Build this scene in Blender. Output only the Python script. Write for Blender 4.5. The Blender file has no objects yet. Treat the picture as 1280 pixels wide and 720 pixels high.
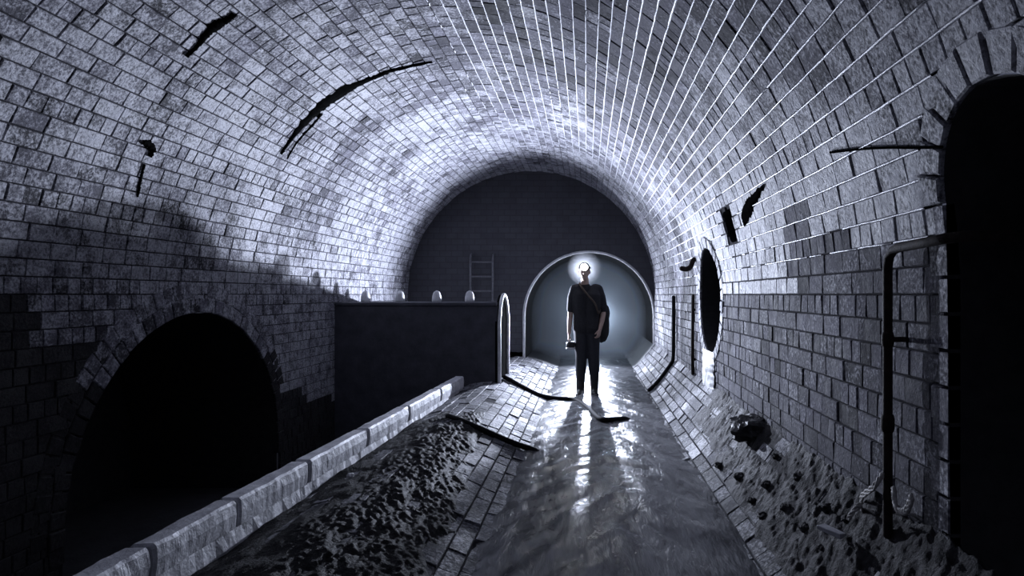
import bpy, bmesh, math, random
from math import pi, sin, cos, sqrt, atan2, exp
from mathutils import Vector, noise
random.seed(7)
S = bpy.context.scene
C = S.collection

# ------------------------------------------------------------------ place
F = 800.0; VX, VY = 733.0, 368.0; HC = 1.38          # camera constants
R = 2.31; CX, CZ = -1.035, 1.38                       # barrel vault
XL, XR = CX - R, CX + R
ZB = -0.9; BL = CZ - ZB; AL = pi * R                  # unrolled profile lengths
Y0, YE = 0.2, 12.0

def P(v):
    "point and inward normal of the tunnel profile at unrolled length v"
    if v < BL: return XL, ZB + v, 1.0, 0.0
    if v < BL + AL:
        a = pi - (v - BL) / R
        return CX + R * cos(a), CZ + R * sin(a), -cos(a), -sin(a)
    return XR, CZ - (v - BL - AL), -1.0, 0.0
def vl(w): return BL - (CZ - w)                       # height on the left side -> v
def vr(w): return BL + AL + (CZ - w)

def n3(x, y, z=0.0): return noise.noise(Vector((x, y, z)))
def fbm(x, y, z=0.0, o=4):
    s = 0; a = 1; t = 0
    for i in range(o):
        s += a * n3(x, y, z + i * 7.3); t += a; a *= .5; x *= 2.03; y *= 2.03; z *= 2.03
    return s / t
def sstep(a, b, x):
    t = min(1, max(0, (x - a) / (b - a))); return t * t * (3 - 2 * t)
def interp(pts, x):
    if x <= pts[0][0]: return pts[0][1]
    for (a, b), (c, d) in zip(pts, pts[1:]):
        if x <= c: return b + (d - b) * (x - a) / (c - a)
    return pts[-1][1]

# floor section
LB = [(-1.95, .02), (-1.78, .10), (-1.62, .16), (-1.45, .20), (-1.28, .22), (-1.12, .205), (-.97, .165), (-.82, .11), (-.68, .05), (-.54, .0), (-.42, -.03), (-.3, -.05)]
RB = [(.68, -.05), (.78, -.03), (.87, .0), (.94, .045), (1.01, .115), (1.08, .20), (1.15, .29), (1.22, .385), (1.275, .46)]
FL = LB + RB
def floor_z(x): return interp(FL, x)

def ray(px, py, y): return ((px - VX) / F * y, y, HC - (py - VY) / F * y)
def hit(px, py, pull=0.0):
    "where a sight line meets the vault, a wall or the bench"
    y = .6
    while y < YE:
        x, _, z = ray(px, py, y)
        out = (z > CZ and (x - CX) ** 2 + (z - CZ) ** 2 > R * R) or x < XL or x > XR
        if not out and x > -1.9: out = z < floor_z(x)
        if not out and x <= -1.9: out = z < -.7
        if out: break
        y += .01
    y -= pull
    return Vector(ray(px, py, y))

# ------------------------------------------------------------------ helpers
class MB:
    def __init__(s): s.v = []; s.f = []; s.m = []; s.c = []; s.smooth = False
    def add(s, vs, fs, mat=0, col=(0, 0, 0, 1)):
        b = len(s.v); s.v += [tuple(q) for q in vs]
        s.f += [tuple(i + b for i in f) for f in fs]; s.m += [mat] * len(fs); s.c += [col] * len(vs)
    def box(s, c, d, rz=0, mat=0, jit=0, bev=0.0):
        x, y, z = d[0] / 2, d[1] / 2, d[2] / 2
        vs = []
        b = bev
        # chamfered box: 24 verts
        pts = {}
        for sx in (-1, 1):
            for sy in (-1, 1):
                for sz in (-1, 1):
                    j = Vector((random.uniform(-jit, jit), random.uniform(-jit, jit), random.uniform(-jit, jit)))
                    for ax in range(3):
                        q = Vector((sx * x, sy * y, sz * z)) + j
                        e = [b, b, b]; e[ax] = 0
                        q -= Vector((sx * e[0], sy * e[1], sz * e[2]))
                        pts[(sx, sy, sz, ax)] = len(vs)
                        vs.append((q.x * cos(rz) - q.y * sin(rz) + c[0], q.x * sin(rz) + q.y * cos(rz) + c[1], q.z + c[2]))
        fs = []
        def quad(k): fs.append([pts[i] for i in k])
        for sgn in (-1, 1):
            o = [(-1, -1), (1, -1), (1, 1), (-1, 1)]
            if sgn < 0: o = o[::-1]
            quad([(sgn, a, d_, 0) for a, d_ in o])
            quad([(d_, sgn, a, 1) for a, d_ in o])
            quad([(a, d_, sgn, 2) for a, d_ in o])
        for a in (-1, 1):
            for d_ in (-1, 1):
                k = [(a, d_, -1, 0), (a, d_, 1, 0), (a, d_, 1, 1), (a, d_, -1, 1)]; quad(k if a * d_ < 0 else k[::-1])
                k = [(a, -1, d_, 0), (a, 1, d_, 0), (a, 1, d_, 2), (a, -1, d_, 2)]; quad(k if a * d_ > 0 else k[::-1])
                k = [(-1, a, d_, 1), (1, a, d_, 1), (1, a, d_, 2), (-1, a, d_, 2)]; quad(k if a * d_ < 0 else k[::-1])
                for e in (-1, 1):
                    k = [(a, d_, e, 0), (a, d_, e, 1), (a, d_, e, 2)]; fs.append([pts[i] for i in (k if a * d_ * e > 0 else k[::-1])])
        s.add(vs, fs, mat)
    def tube(s, pts, rad, n=10, mat=0, sq=1.0, caps=True):
        "round tube along points, radius number or list; ends rounded"
        pts = [Vector(p) for p in pts]
        rs = rad if isinstance(rad, (list, tuple)) else [rad] * len(pts)
        if caps:
            d0 = (pts[0] - pts[1]).normalized(); d1 = (pts[-1] - pts[-2]).normalized()
            pre = [(pts[0] + d0 * rs[0] * sin(a), rs[0] * cos(a)) for a in (1.45, 1.0, .5)]
            post = [(pts[-1] + d1 * rs[-1] * sin(a), rs[-1] * cos(a)) for a in (.5, 1.0, 1.45)]
            pts = [p for p, _ in pre] + pts + [p for p, _ in post]
            rs = [r for _, r in pre] + list(rs) + [r for _, r in post]
        vs = []; fs = []
        up = Vector((0, 0, 1)); prev = None
        for i, p in enumerate(pts):
            t = (pts[min(i + 1, len(pts) - 1)] - pts[max(i - 1, 0)]).normalized()
            if prev is None:
                a = up if abs(t.z) < .9 else Vector((0, 1, 0))
                u = t.cross(a).normalized()
            else:
                u = (prev - t * prev.dot(t)).normalized()
            prev = u; w = t.cross(u)
            for k in range(n):
                an = 2 * pi * k / n
                vs.append(p + (u * cos(an) + w * sin(an) * sq) * rs[i])
        for i in range(len(pts) - 1):
            for k in range(n):
                k2 = (k + 1) % n
                fs.append((i * n + k, i * n + k2, (i + 1) * n + k2, (i + 1) * n + k))
        fs.append(tuple(range(n))[::-1]); fs.append(tuple((len(pts) - 1) * n + k for k in range(n)))
        s.add(vs, fs, mat)
    def ell(s, c, r, nu=16, nv=10, mat=0, fn=None):
        vs = []; fs = []
        for i in range(nv + 1):
            t = pi * i / nv
            for k in range(nu):
                a = 2 * pi * k / nu
                q = Vector((sin(t) * cos(a), sin(t) * sin(a), cos(t)))
                m = fn(q) if fn else 1
                vs.append((c[0] + q.x * r[0] * m, c[1] + q.y * r[1] * m, c[2] + q.z * r[2] * m))
        for i in range(nv):
            for k in range(nu):
                k2 = (k + 1) % nu
                fs.append((i * nu + k, (i + 1) * nu + k, (i + 1) * nu + k2, i * nu + k2))
        s.add(vs, fs, mat)
    def lathe(s, c, prof, axis=2, n=24, mat=0):
        "profile (r, h) about an axis"
        vs = []; fs = []
        for r, h in prof:
            for k in range(n):
                a = 2 * pi * k / n; q = [r * cos(a), r * sin(a), h]
                if axis == 1: q = [q[0], -h, q[1]]
                if axis == 0: q = [h, q[0], q[1]]
                vs.append((c[0] + q[0], c[1] + q[1], c[2] + q[2]))
        for i in range(len(prof) - 1):
            for k in range(n):
                k2 = (k + 1) % n
                fs.append((i * n + k, i * n + k2, (i + 1) * n + k2, (i + 1) * n + k))
        s.add(vs, fs, mat)
    def build(s, name, mats, parent=None, smooth=False):
        me = bpy.data.meshes.new(name); me.from_pydata(s.v, [], s.f); 
        if not isinstance(mats, (list, tuple)): mats = [mats]
        for m in mats: me.materials.append(m)
        me.polygons.foreach_set('material_index', s.m)
        if smooth: me.polygons.foreach_set('use_smooth', [True] * len(s.f))
        if any(c != (0, 0, 0, 1) for c in s.c):
            at = me.color_attributes.new('Col', 'FLOAT_COLOR', 'POINT')
            at.data.foreach_set('color', [q for c in s.c for q in c])
        me.update()
        o = bpy.data.objects.new(name, me); C.objects.link(o)
        if parent:
            o.parent = parent; o.matrix_parent_inverse.identity()
            if parent.location.length: o.location = -parent.location if parent.parent is None else Vector()
        return o
    def outward(s, o):
        q = bmesh.new(); q.from_mesh(o.data); bmesh.ops.recalc_face_normals(q, faces=q.faces); q.to_mesh(o.data); q.free()
def tag(o, label, cat=None, group=None, kind=None):
    o['label'] = label
    if cat: o['category'] = cat
    if group: o['group'] = group
    if kind: o['kind'] = kind
    return o
def thing(name, loc, label, cat, group=None):
    o = bpy.data.objects.new(name, None); C.objects.link(o); o.location = loc; o.empty_display_size = .1
    return tag(o, label, cat, group)

# ------------------------------------------------------------------ materials
def mat(name): 
    m = bpy.data.materials.new(name); m.use_nodes = True
    nt = m.node_tree; b = nt.nodes['Principled BSDF']
    return m, nt, b
def N(nt, t, **k):
    n = nt.nodes.new(t)
    for a, b in k.items(): setattr(n, a, b)
    return n
def ramp(nt, src, stops):
    r = N(nt, 'ShaderNodeValToRGB'); e = r.color_ramp.elements
    while len(e) < len(stops): e.new(.5)
    for q, (p, c) in zip(e, stops):
        q.position = p; q.color = (c[0], c[1], c[2], 1) if isinstance(c, tuple) else (c, c, c, 1)
    nt.links.new(src, r.inputs[0]); return r.outputs[0]
def nz(nt, scale, detail=4, rough=.55, vec=None, dist=0):
    n = N(nt, 'ShaderNodeTexNoise'); n.inputs['Scale'].default_value = scale; n.inputs['Detail'].default_value = detail
    n.inputs['Roughness'].default_value = rough; n.inputs['Distortion'].default_value = dist
    if vec is not None: nt.links.new(vec, n.inputs['Vector'])
    return n.outputs['Fac']
def mixc(nt, fac, a, b, mode='MIX'):
    m = N(nt, 'ShaderNodeMix', data_type='RGBA', blend_type=mode)
    for s, q in ((m.inputs[0], fac), (m.inputs[6], a), (m.inputs[7], b)):
        if isinstance(q, (int, float)): s.default_value = q
        elif isinstance(q, tuple): s.default_value = (*q, 1)
        else: nt.links.new(q, s)
    return m.outputs[2]
def math_(nt, op, a, b=None):
    m = N(nt, 'ShaderNodeMath', operation=op)
    for i, q in enumerate((a, b)):
        if q is None: continue
        if isinstance(q, (int, float)): m.inputs[i].default_value = q
        else: nt.links.new(q, m.inputs[i])
    return m.outputs[0]
def bump(nt, b, h, strength, dist=.01):
    n = N(nt, 'ShaderNodeBump'); n.inputs['Strength'].default_value = strength; n.inputs['Distance'].default_value = dist
    nt.links.new(h, n.inputs['Height']); nt.links.new(n.outputs[0], b.inputs['Normal'])
def objco(nt): return N(nt, 'ShaderNodeTexCoord').outputs['Object']

def brick_mat(name, dark=(.035, .033, .04), mid=(.17, .165, .195), pale=(.46, .46, .50), rough=.6, bs=.8, spec=.3):
    m, nt, b = mat(name); co = objco(nt)
    at = N(nt, 'ShaderNodeAttribute', attribute_name='Col')
    sp = N(nt, 'ShaderNodeSeparateColor'); nt.links.new(at.outputs['Color'], sp.inputs[0])
    base = ramp(nt, sp.outputs[0], [(0, dark), (.25, tuple(.6 * q for q in mid)), (.55, mid), (1, tuple(1.45 * q for q in mid))])
    n1 = nz(nt, 9, 6, .65, co); n2 = nz(nt, 55, 5, .7, co); n3_ = nz(nt, 1.6, 4, .6, co)
    # lime wash: where the brick carries it, broken up by noise
    s = math_(nt, 'ADD', sp.outputs[1], math_(nt, 'MULTIPLY', math_(nt, 'SUBTRACT', n1, .5), 2.2))
    s = math_(nt, 'ADD', s, math_(nt, 'MULTIPLY', math_(nt, 'SUBTRACT', n2, .5), 2.6))
    s = math_(nt, 'ADD', s, math_(nt, 'MULTIPLY', math_(nt, 'SUBTRACT', n3_, .5), 1.6))
    lf = ramp(nt, s, [(.2, 0.0), (.9, 1.0)])
    c = mixc(nt, lf, base, pale)
    g = mixc(nt, 1.0, ramp(nt, n2, [(.36, .35), (.6, 1.0)]), ramp(nt, n1, [(.36, .5), (.62, 1.0)]), 'MULTIPLY')
    c = mixc(nt, .8, c, g, 'MULTIPLY')
    # black slimy patches, plus shade painted near the weir, carried by B
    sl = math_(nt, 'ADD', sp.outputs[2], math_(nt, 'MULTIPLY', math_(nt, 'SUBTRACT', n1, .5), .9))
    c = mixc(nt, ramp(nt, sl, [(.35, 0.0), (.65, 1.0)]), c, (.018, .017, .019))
    nt.links.new(c, b.inputs['Base Color'])
    rg = ramp(nt, n1, [(.3, rough - .1), (.7, rough + .2)])
    nt.links.new(math_(nt, 'ADD', rg, math_(nt, 'MULTIPLY', math_(nt, 'SUBTRACT', 1.0, lf), .2)), b.inputs['Roughness'])
    h = math_(nt, 'ADD', math_(nt, 'MULTIPLY', n2, .5), n1)
    nt.links.new(math_(nt, 'ADD', math_(nt, 'MULTIPLY', lf, spec), .13), b.inputs['Specular IOR Level'])
    bump(nt, b, h, bs, .012)
    return m
def simple(name, c1, c2, scale=12, rough=.6, bs=.3, metal=0, spec=.5, bd=.008):
    m, nt, b = mat(name); co = objco(nt)
    n1 = nz(nt, scale, 6, .6, co)
    nt.links.new(ramp(nt, n1, [(.3, c1), (.7, c2)]), b.inputs['Base Color'])
    b.inputs['Roughness'].default_value = rough; b.inputs['Metallic'].default_value = metal
    b.inputs['Specular IOR Level'].default_value = spec
    if bs: bump(nt, b, nz(nt, scale * 4, 5, .65, co), bs, bd)
    return m
M = {}
M['brick'] = brick_mat('sewer_brick')
M['bench'] = brick_mat('bench_brick', dark=(.03, .03, .034), mid=(.10, .10, .115), pale=(.30, .30, .33), rough=.55, spec=.25)
M['mortar'] = simple('dark_mortar', (.02, .02, .022), (.05, .048, .055), 20, 1, .5, spec=.03)
M['bead'] = simple('lime_bead', (.28, .28, .32), (.5, .5, .54), 30, .32, .4)
M['void'] = simple('shaded_recess_brick', (.010, .010, .012), (.03, .028, .03), 14, .8, .4)  # near-black brick; the shade inside openings is put into this colour
M['concrete'] = simple('wet_concrete', (.03, .03, .033), (.07, .07, .075), 9, .5, .5)
M['weir'] = simple('dark_masonry', (.035, .036, .045), (.07, .07, .085), 6, .7, .5)  # one even dark tone for the weir
M['kerb'] = simple('pale_kerb_stone', (.34, .34, .37), (.66, .66, .69), 11, .5, .6)
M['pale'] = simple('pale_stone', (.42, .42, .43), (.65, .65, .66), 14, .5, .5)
M['iron'] = simple('rusted_iron', (.014, .011, .010), (.04, .029, .025), 30, .7, .5, 0, .12)
M['steel'] = simple('dull_steel', (.08, .08, .09), (.14, .14, .15), 20, .5, .2)
M['rubber'] = simple('black_rubber', (.006, .006, .007), (.014, .014, .016), 25, .75, .2, 0, .08)
M['tar'] = simple('black_seepage', (.003, .003, .003), (.008, .008, .008), 30, 1, .6, spec=0)
M['mud'] = simple('wet_mud', (.014, .014, .015), (.075, .072, .076), 18, .65, 1.0, spec=.07, bd=.02)
M['silt'] = simple('wet_silt', (.010, .010, .011), (.04, .039, .042), 22, .6, 1.0, spec=.05, bd=.02)
M['rock'] = simple('dark_rock', (.015, .015, .016), (.05, .048, .05), 10, .5, .8)
M['fibre'] = simple('pale_frayed_fibre', (.25, .24, .23), (.5, .48, .46), 40, .7, .5)
M['skin'] = simple('skin', (.42, .29, .23), (.5, .36, .29), 20, .5, .1)
M['shirt'] = simple('black_cotton', (.012, .012, .014), (.022, .022, .026), 40, .85, .3)
M['trouser'] = simple('dark_trouser_cloth', (.014, .015, .02), (.026, .027, .034), 30, .8, .3)
M['boot'] = simple('black_boot_rubber', (.008, .008, .008), (.016, .016, .016), 20, .4, .1)
M['hair'] = simple('dark_hair', (.012, .01, .008), (.025, .02, .016), 60, .6, .5)
M['bag'] = simple('dark_canvas', (.016, .015, .015), (.03, .028, .028), 35, .85, .4)
M['strap'] = simple('brown_webbing', (.05, .035, .025), (.09, .065, .05), 50, .8, .3)
M['plastic'] = simple('black_plastic', (.012, .012, .013), (.02, .02, .022), 20, .4, .1)

# water
m, nt, b = mat('grey_stream'); co = objco(nt)
mp = N(nt, 'ShaderNodeMapping'); mp.inputs['Scale'].default_value = (3.2, .8, 1); nt.links.new(co, mp.inputs[0])
w1 = nz(nt, 3.0, 5, .6, mp.outputs[0], .6); w2 = nz(nt, 14, 4, .6, mp.outputs[0])
nt.links.new(ramp(nt, w1, [(.35, (.035, .035, .039)), (.66, (.12, .122, .13))]), b.inputs['Base Color'])
b.inputs['Roughness'].default_value = .25; b.inputs['IOR'].default_value = 1.33
bump(nt, b, math_(nt, 'ADD', w1, math_(nt, 'MULTIPLY', w2, .4)), .5, .02)
M['water'] = m
m, nt, b = mat('lamp_glass'); b.inputs['Base Color'].default_value = (.9, .9, .85, 1)
b.inputs['Emission Color'].default_value = (1, .99, .93, 1); b.inputs['Emission Strength'].default_value = 30
M['lens'] = m
m, nt, b = mat('drifting_mist'); nt.nodes.remove(b)
vs_ = N(nt, 'ShaderNodeVolumePrincipled'); vs_.inputs['Color'].default_value = (.86, .92, 1, 1)
vs_.inputs['Anisotropy'].default_value = 0.0
nt.links.new(math_(nt, 'MULTIPLY', ramp(nt, nz(nt, 1.3, 3, .55, objco(nt)), [(.36, .3), (.64, 1.0)]), 1.5), vs_.inputs['Density'])
nt.links.new(vs_.outputs[0], nt.nodes['Material Output'].inputs['Volume'])
M['mist'] = m
m, nt, b = mat('halo_mist'); nt.nodes.remove(b)  # headlamp lens glow put in as a small volume
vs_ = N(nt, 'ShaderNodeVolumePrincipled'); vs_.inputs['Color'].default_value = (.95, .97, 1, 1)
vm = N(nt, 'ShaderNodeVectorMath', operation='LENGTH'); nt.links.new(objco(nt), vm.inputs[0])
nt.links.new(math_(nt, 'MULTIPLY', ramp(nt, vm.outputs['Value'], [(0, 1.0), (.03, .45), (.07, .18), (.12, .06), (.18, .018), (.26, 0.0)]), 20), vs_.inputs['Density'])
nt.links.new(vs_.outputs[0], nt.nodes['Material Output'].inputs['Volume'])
M['halo'] = m

# ------------------------------------------------------------------ openings (signed distance in unrolled Y, height)
AY, AZ, AR = 5.52, -.20, 1.42          # big arch, left wall
HY, HZ, HR = 6.6, 1.32, .54            # round pipe mouth, right wall
OY, OZ, OR = 1.92, 1.70, .33           # tall side doorway, right wall
def sd_arch(y, w, cy, cz, r):
    if w > cz: return sqrt((y - cy) ** 2 + (w - cz) ** 2) - r
    return abs(y - cy) - r
HOLES = [(1, 910, 281, .085), (1, 940, 262, .06)]
def opening(y, v):
    if v < BL + 1.0:
        return sd_arch(y, CZ - (BL - v), AY, AZ, AR)
    w = CZ + (BL + AL - v)
    if w < 2.6:
        d = min(sqrt((y - HY) ** 2 + (w - HZ) ** 2) - HR, sd_arch(y, w, OY, OZ, OR))
        for (hy, hw, hr) in SOCK: d = min(d, sqrt(((y - hy) * .62) ** 2 + ((w - hw) * .8) ** 2) - hr)
        return d
    return 9
SOCK = []
for px, py, r in ((911, 281, .075),):
    h = hit(px, py)
    a = math.asin(min(1, max(0, (h.z - CZ) / R))); SOCK.append((h.y, CZ + R * a, r))

# ------------------------------------------------------------------ brickwork
def lime_of(y, v):
    "(lime, slime) carried by a brick"
    lime = .62; slime_shade = 0
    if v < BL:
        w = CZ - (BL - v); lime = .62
        if w < 1.06 - .25 * max(0, y - 4.2) + .12 * n3(y * 2, w * 3): slime_shade = .85
        if y > 7.0: slime_shade = max(slime_shade, .3)  # shade beside the weir painted in as extra dark patches
        if y < 3.85 and w < 1.6: slime_shade = .8
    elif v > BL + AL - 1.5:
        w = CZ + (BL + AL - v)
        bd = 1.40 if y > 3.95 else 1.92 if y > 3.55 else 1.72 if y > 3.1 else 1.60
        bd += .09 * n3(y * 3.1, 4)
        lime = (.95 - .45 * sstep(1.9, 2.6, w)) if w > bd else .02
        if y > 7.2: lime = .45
        if w < .72 - .02 * y: slime_shade = .30 + .3 * n3(y * 3, w * 4)
    else:
        a = (v - BL) / R
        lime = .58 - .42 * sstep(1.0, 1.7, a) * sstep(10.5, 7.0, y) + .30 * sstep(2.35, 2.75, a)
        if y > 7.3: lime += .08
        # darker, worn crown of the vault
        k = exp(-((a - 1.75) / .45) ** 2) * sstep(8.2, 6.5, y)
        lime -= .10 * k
        slime_shade = .5 * sstep(.02, .4, fbm(y * 1.2, v * 1.5, 21)) * sstep(8.5, 6.0, y) + .4 * k * sstep(-.1, .3, fbm(y * 2.2, v * 9, 31))
        lime += .45 * fbm(y * .9, v * .9, 3) + .3 * fbm(y * 1.6, v * 4, 8)
    return lime, slime_shade
def courses(b, prof, v0, v1, hc, y0, y1, tagfn, maskfn=None, bond='stretch', dep=.02, g=.0030, hj=.0019, ln=.212, yshift=None):
    n = max(1, round((v1 - v0) / hc)); dv = (v1 - v0) / n
    for i in range(n):
        va, vb = v0 + i * dv, v0 + (i + 1) * dv
        if bond == 'english': L = ln if i % 2 else ln * .52
        elif bond == 'mix': L = ln if (i % 5) else ln * .52
        else: L = ln
        y = y0 - random.uniform(0, L)
        step = random.gauss(0, hj * .7)
        while y < y1:
            l = L * random.uniform(.88, 1.12)
            ya, yb = max(y, y0) + g, min(y + l, y1) - g; y += l
            if yb - ya < .03: continue
            if maskfn:
                ok = [q for q in range(11) if min(maskfn(ya + (yb - ya) * q / 10, va), maskfn(ya + (yb - ya) * q / 10, vb)) > .03]
                if not ok: continue
                if len(ok) < 11: ya, yb = ya + (yb - ya) * ok[0] / 10, ya + (yb - ya) * ok[-1] / 10
                if yb - ya < .03: continue
            rnd = min(1, max(0, random.gauss(.5, .22)))
            if random.random() < .02: rnd = .1
            li, sl = tagfn((ya + yb) / 2, (va + vb) / 2)
            col = (rnd, min(1, max(0, li + random.gauss(0, .11))), max(0, sl), 1)
            h = step + random.gauss(0, hj)
            vs = []
            for ins, hh in ((0, -dep), (.001, h - .004), (.0045, h)):
                for (yy, vv, sy, sv) in ((ya, va + g, 1, 1), (yb, va + g, -1, 1), (yb, vb - g, -1, -1), (ya, vb - g, 1, -1)):
                    x, z, nx, nz_ = prof(vv + sv * ins)
                    j = random.uniform(-.0025, .0025) if hh > -dep else 0
                    vs.append((x + nx * (hh + j), yy + sy * ins + random.uniform(-.002, .002), z + nz_ * (hh + j)))
            fs = []
            for lv in (0, 1):
                for k in range(4):
                    k2 = (k + 1) % 4
                    fs.append((lv * 4 + k, lv * 4 + k2, lv * 4 + 4 + k2, lv * 4 + 4 + k))
            fs.append((8, 9, 10, 11))
            b.add(vs, fs, 0, col)
def bed(b, prof, v0, v1, y0, y1, dv=.055, dy=.09, depth=.011, maskfn=None, mi=1):
    nv = max(2, round((v1 - v0) / dv)); ny = max(2, round((y1 - y0) / dy))
    vs = []; fs = []
    for i in range(nv + 1):
        v = v0 + (v1 - v0) * i / nv; x, z, nx, nz_ = prof(v)
        for j in range(ny + 1): vs.append((x - nx * depth, y0 + (y1 - y0) * j / ny, z - nz_ * depth))
    for i in range(nv):
        for j in range(ny):
            if maskfn and maskfn(y0 + (y1 - y0) * (j + .5) / ny, v0 + (v1 - v0) * (i + .5) / nv) < .05: continue
            k = i * (ny + 1) + j
            fs.append((k, k + 1, k + ny + 2, k + ny + 1))
    b.add(vs, fs, mi)
def beads(b, v0, v1, n, y0, y1, density):
    "lime crusts squeezed out along the bed joints"
    dv = (v1 - v0) / n
    for i in range(n + 1):
        v = v0 + i * dv; y = y0; run = None
        L = .038; dens = density(i / n)
        rowv = []; fs = []
        while y < y1:
            q = dens * (.85 + .9 * fbm(y * .8, v * 2.2, 9, 3)) + .6 * n3(y * 7, v * 30) + .3 * n3(y * 19, v * 30)
            if y > 8: q *= max(.2, 1 - (y - 8) * .3)
            lump = .8 + .5 * n3(y * 14, v * 9, 4)
            hgt = (.003 + .010 * max(0, q - .15)) * lump; wd = (.0034 + .0036 * max(0, q)) * (.6 + .6 * lump)
            if q < .4: hgt = -.016
            k = len(rowv); off = .003 * n3(y * 5, v * 7, 1)
            for s_, f_ in ((-1, 0), (-.75, .62), (0, 1), (.75, .62), (1, 0)):
                x, z, nx, nz_ = P(v + s_ * wd + off); hh = -.012 + (hgt + .012) * f_
                rowv.append((x + nx * hh, y, z + nz_ * hh))
            if k and opening(y, v) > .15:
                for q_ in range(4): fs.append((k - 5 + q_, k + q_, k + 1 + q_, k - 4 + q_))
            y += L
        b.add(rowv, fs, 2)
def ring(b, cy, cz, r0, r1, a0, a1, n, vfn, proud=.012, dep=.03, col=None, foot=None):
    "radial bricks round an opening, laid on the tunnel lining"
    for i in range(n):
        aa, ab = a0 + (a1 - a0) * i / n, a0 + (a1 - a0) * (i + 1) / n
        e = .0035 / r0
        h = proud + random.gauss(0, .003)
        li = random.gauss(.5 if col is None else col[0], .12); rn = min(1, max(0, random.gauss(.5, .25)))
        wm = cz + r0 * sin((aa + ab) / 2)
        c = (rn, min(1, max(0, li)), .75 if cz < 0 and wm < .75 else 0, 1)
        vs = []
        for ins, hh in ((0, -dep), (.001, h - .006), (.008, h)):
            for a, rr, sa, sr in ((aa + e, r0, 1, 1), (ab - e, r0, -1, 1), (ab - e, r1, -1, -1), (aa + e, r1, 1, -1)):
                rq = rr + sr * (ins + .003); aq = a + sa * ins / rr
                y = cy + rq * cos(aq); w = cz + rq * sin(aq)
                x, z, nx, nz_ = P(vfn(w))
                vs.append((x + nx * hh, y, z + nz_ * hh))
        fs = []
        for lv in (0, 1):
            for k in range(4):
                k2 = (k + 1) % 4; fs.append((lv * 4 + k, lv * 4 + k2, lv * 4 + 4 + k2, lv * 4 + 4 + k))
        fs.append((8, 9, 10, 11)); b.add(vs, fs, 0, c)
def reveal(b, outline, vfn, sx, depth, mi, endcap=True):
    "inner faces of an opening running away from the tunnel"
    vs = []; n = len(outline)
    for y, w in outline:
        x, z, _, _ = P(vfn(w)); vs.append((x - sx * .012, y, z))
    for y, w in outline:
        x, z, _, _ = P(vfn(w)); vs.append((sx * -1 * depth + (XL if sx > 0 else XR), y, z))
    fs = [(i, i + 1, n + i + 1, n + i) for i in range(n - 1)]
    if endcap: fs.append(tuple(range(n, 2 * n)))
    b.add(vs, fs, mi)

NV = 68; DV = AL / NV
cl = MB()
courses(cl, P, BL, BL + AL, DV, Y0, YE, lime_of, opening, 'mix')
bed(cl, P, BL, BL + AL, Y0, YE, maskfn=opening)
def dens(t): return interp([(0, 0), (.08, 1.0), (.6, 1.15), (.85, 1.1), (1, .75)], t)
beads(cl, BL + 31 * DV, BL + 66 * DV, 35, Y0, YE - .1, dens)
o = cl.build('ceiling', [M['brick'], M['mortar'], M['bead']]); o.data.polygons.foreach_set('use_smooth', [m_ == 2 for m_ in cl.m]); tag(o, 'whitewashed brick barrel vault with pale lime crusts along its joints', 'ceiling', kind='structure')

wl = MB()
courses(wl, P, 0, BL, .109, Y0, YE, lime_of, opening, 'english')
bed(wl, P, 0, BL, Y0, YE, maskfn=opening)
al = [(AY + AR, ZB)] + [(AY + AR * cos(a), AZ + AR * sin(a)) for a in [pi * i / 40 for i in range(41)]] + [(AY - AR, ZB)]
reveal(wl, al, vl, 1, 1.6, 2)
o = wl.build('wall_left', [M['brick'], M['mortar'], M['void']]); tag(o, 'left brick wall of the tunnel, dark and slimy low down', 'wall', kind='structure')

wr = MB()
VW = BL + AL + 1.3
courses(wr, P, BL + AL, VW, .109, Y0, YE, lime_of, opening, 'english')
bed(wr, P, BL + AL, VW, Y0, YE, maskfn=opening)
reveal(wr, [(HY + HR * cos(a), HZ + HR * sin(a)) for a in [2 * pi * i / 48 for i in range(49)]], vr, -1, 1.2, 2)
reveal(wr, [(OY + OR, .0)] + [(OY + OR * cos(a), OZ + OR * sin(a)) for a in [pi * i / 24 for i in range(25)]] + [(OY - OR, .0)], vr, -1, 1.6, 2)
for hy, hw, hr in SOCK:
    reveal(wr, [(hy + (hr + .05) * 1.6 * cos(a), hw + (hr + .05) * 1.25 * sin(a)) for a in [2 * pi * i / 16 for i in range(17)]], vr, -1, .35, 2)
o = wr.build('wall_right', [M['brick'], M['mortar'], M['void']]); tag(o, 'right grey brick wall of alternating headers and stretchers', 'wall', kind='structure')

# arch rings
t1 = MB()
ring(t1, AY, AZ, AR, AR + .13, -.1, pi + .1, 42, vl, .010, .05, (.34, 0))
ring(t1, AY, AZ, AR + .13, AR + .26, .0, pi, 44, vl, .004, .05, (.38, 0))
o = t1.build('trim_1', M['brick']); tag(o, 'double ring of bricks around the large dark arch in the left wall', 'arch ring', kind='structure')
t2 = MB()
ring(t2, OY, OZ, OR, OR + .14, 0, pi, 11, vr, .007, .05, (1.0, 0))
for i in range(10):
    for sy in (-1, 1):
        z1 = OZ - i * .13
        ya, yb = sorted((OY + sy * OR, OY + sy * (OR + (.11 if i % 2 else .06))))
        b_ = t2; x, z, nx, _ = P(vr(z1))
        c = (random.random(), .5 if z1 > 1.4 else .25, 0, 1); vs = []
        for hh in (-.04, .004):
            for y, w in ((ya, z1 - .122), (yb, z1 - .122), (yb, z1 - .006), (ya, z1 - .006)):
                x, z, nx, nzz = P(vr(w)); vs.append((x + nx * hh, y, z + nzz * hh))
        t2.add(vs, [(4, 5, 6, 7), (0, 1, 5, 4), (1, 2, 6, 5), (2, 3, 7, 6), (3, 0, 4, 7)], 0, c)
o = t2.build('trim_2', M['brick']); tag(o, 'pale voussoir ring of the tall dark doorway in the right wall', 'arch ring', kind='structure')
t3 = MB()
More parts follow.
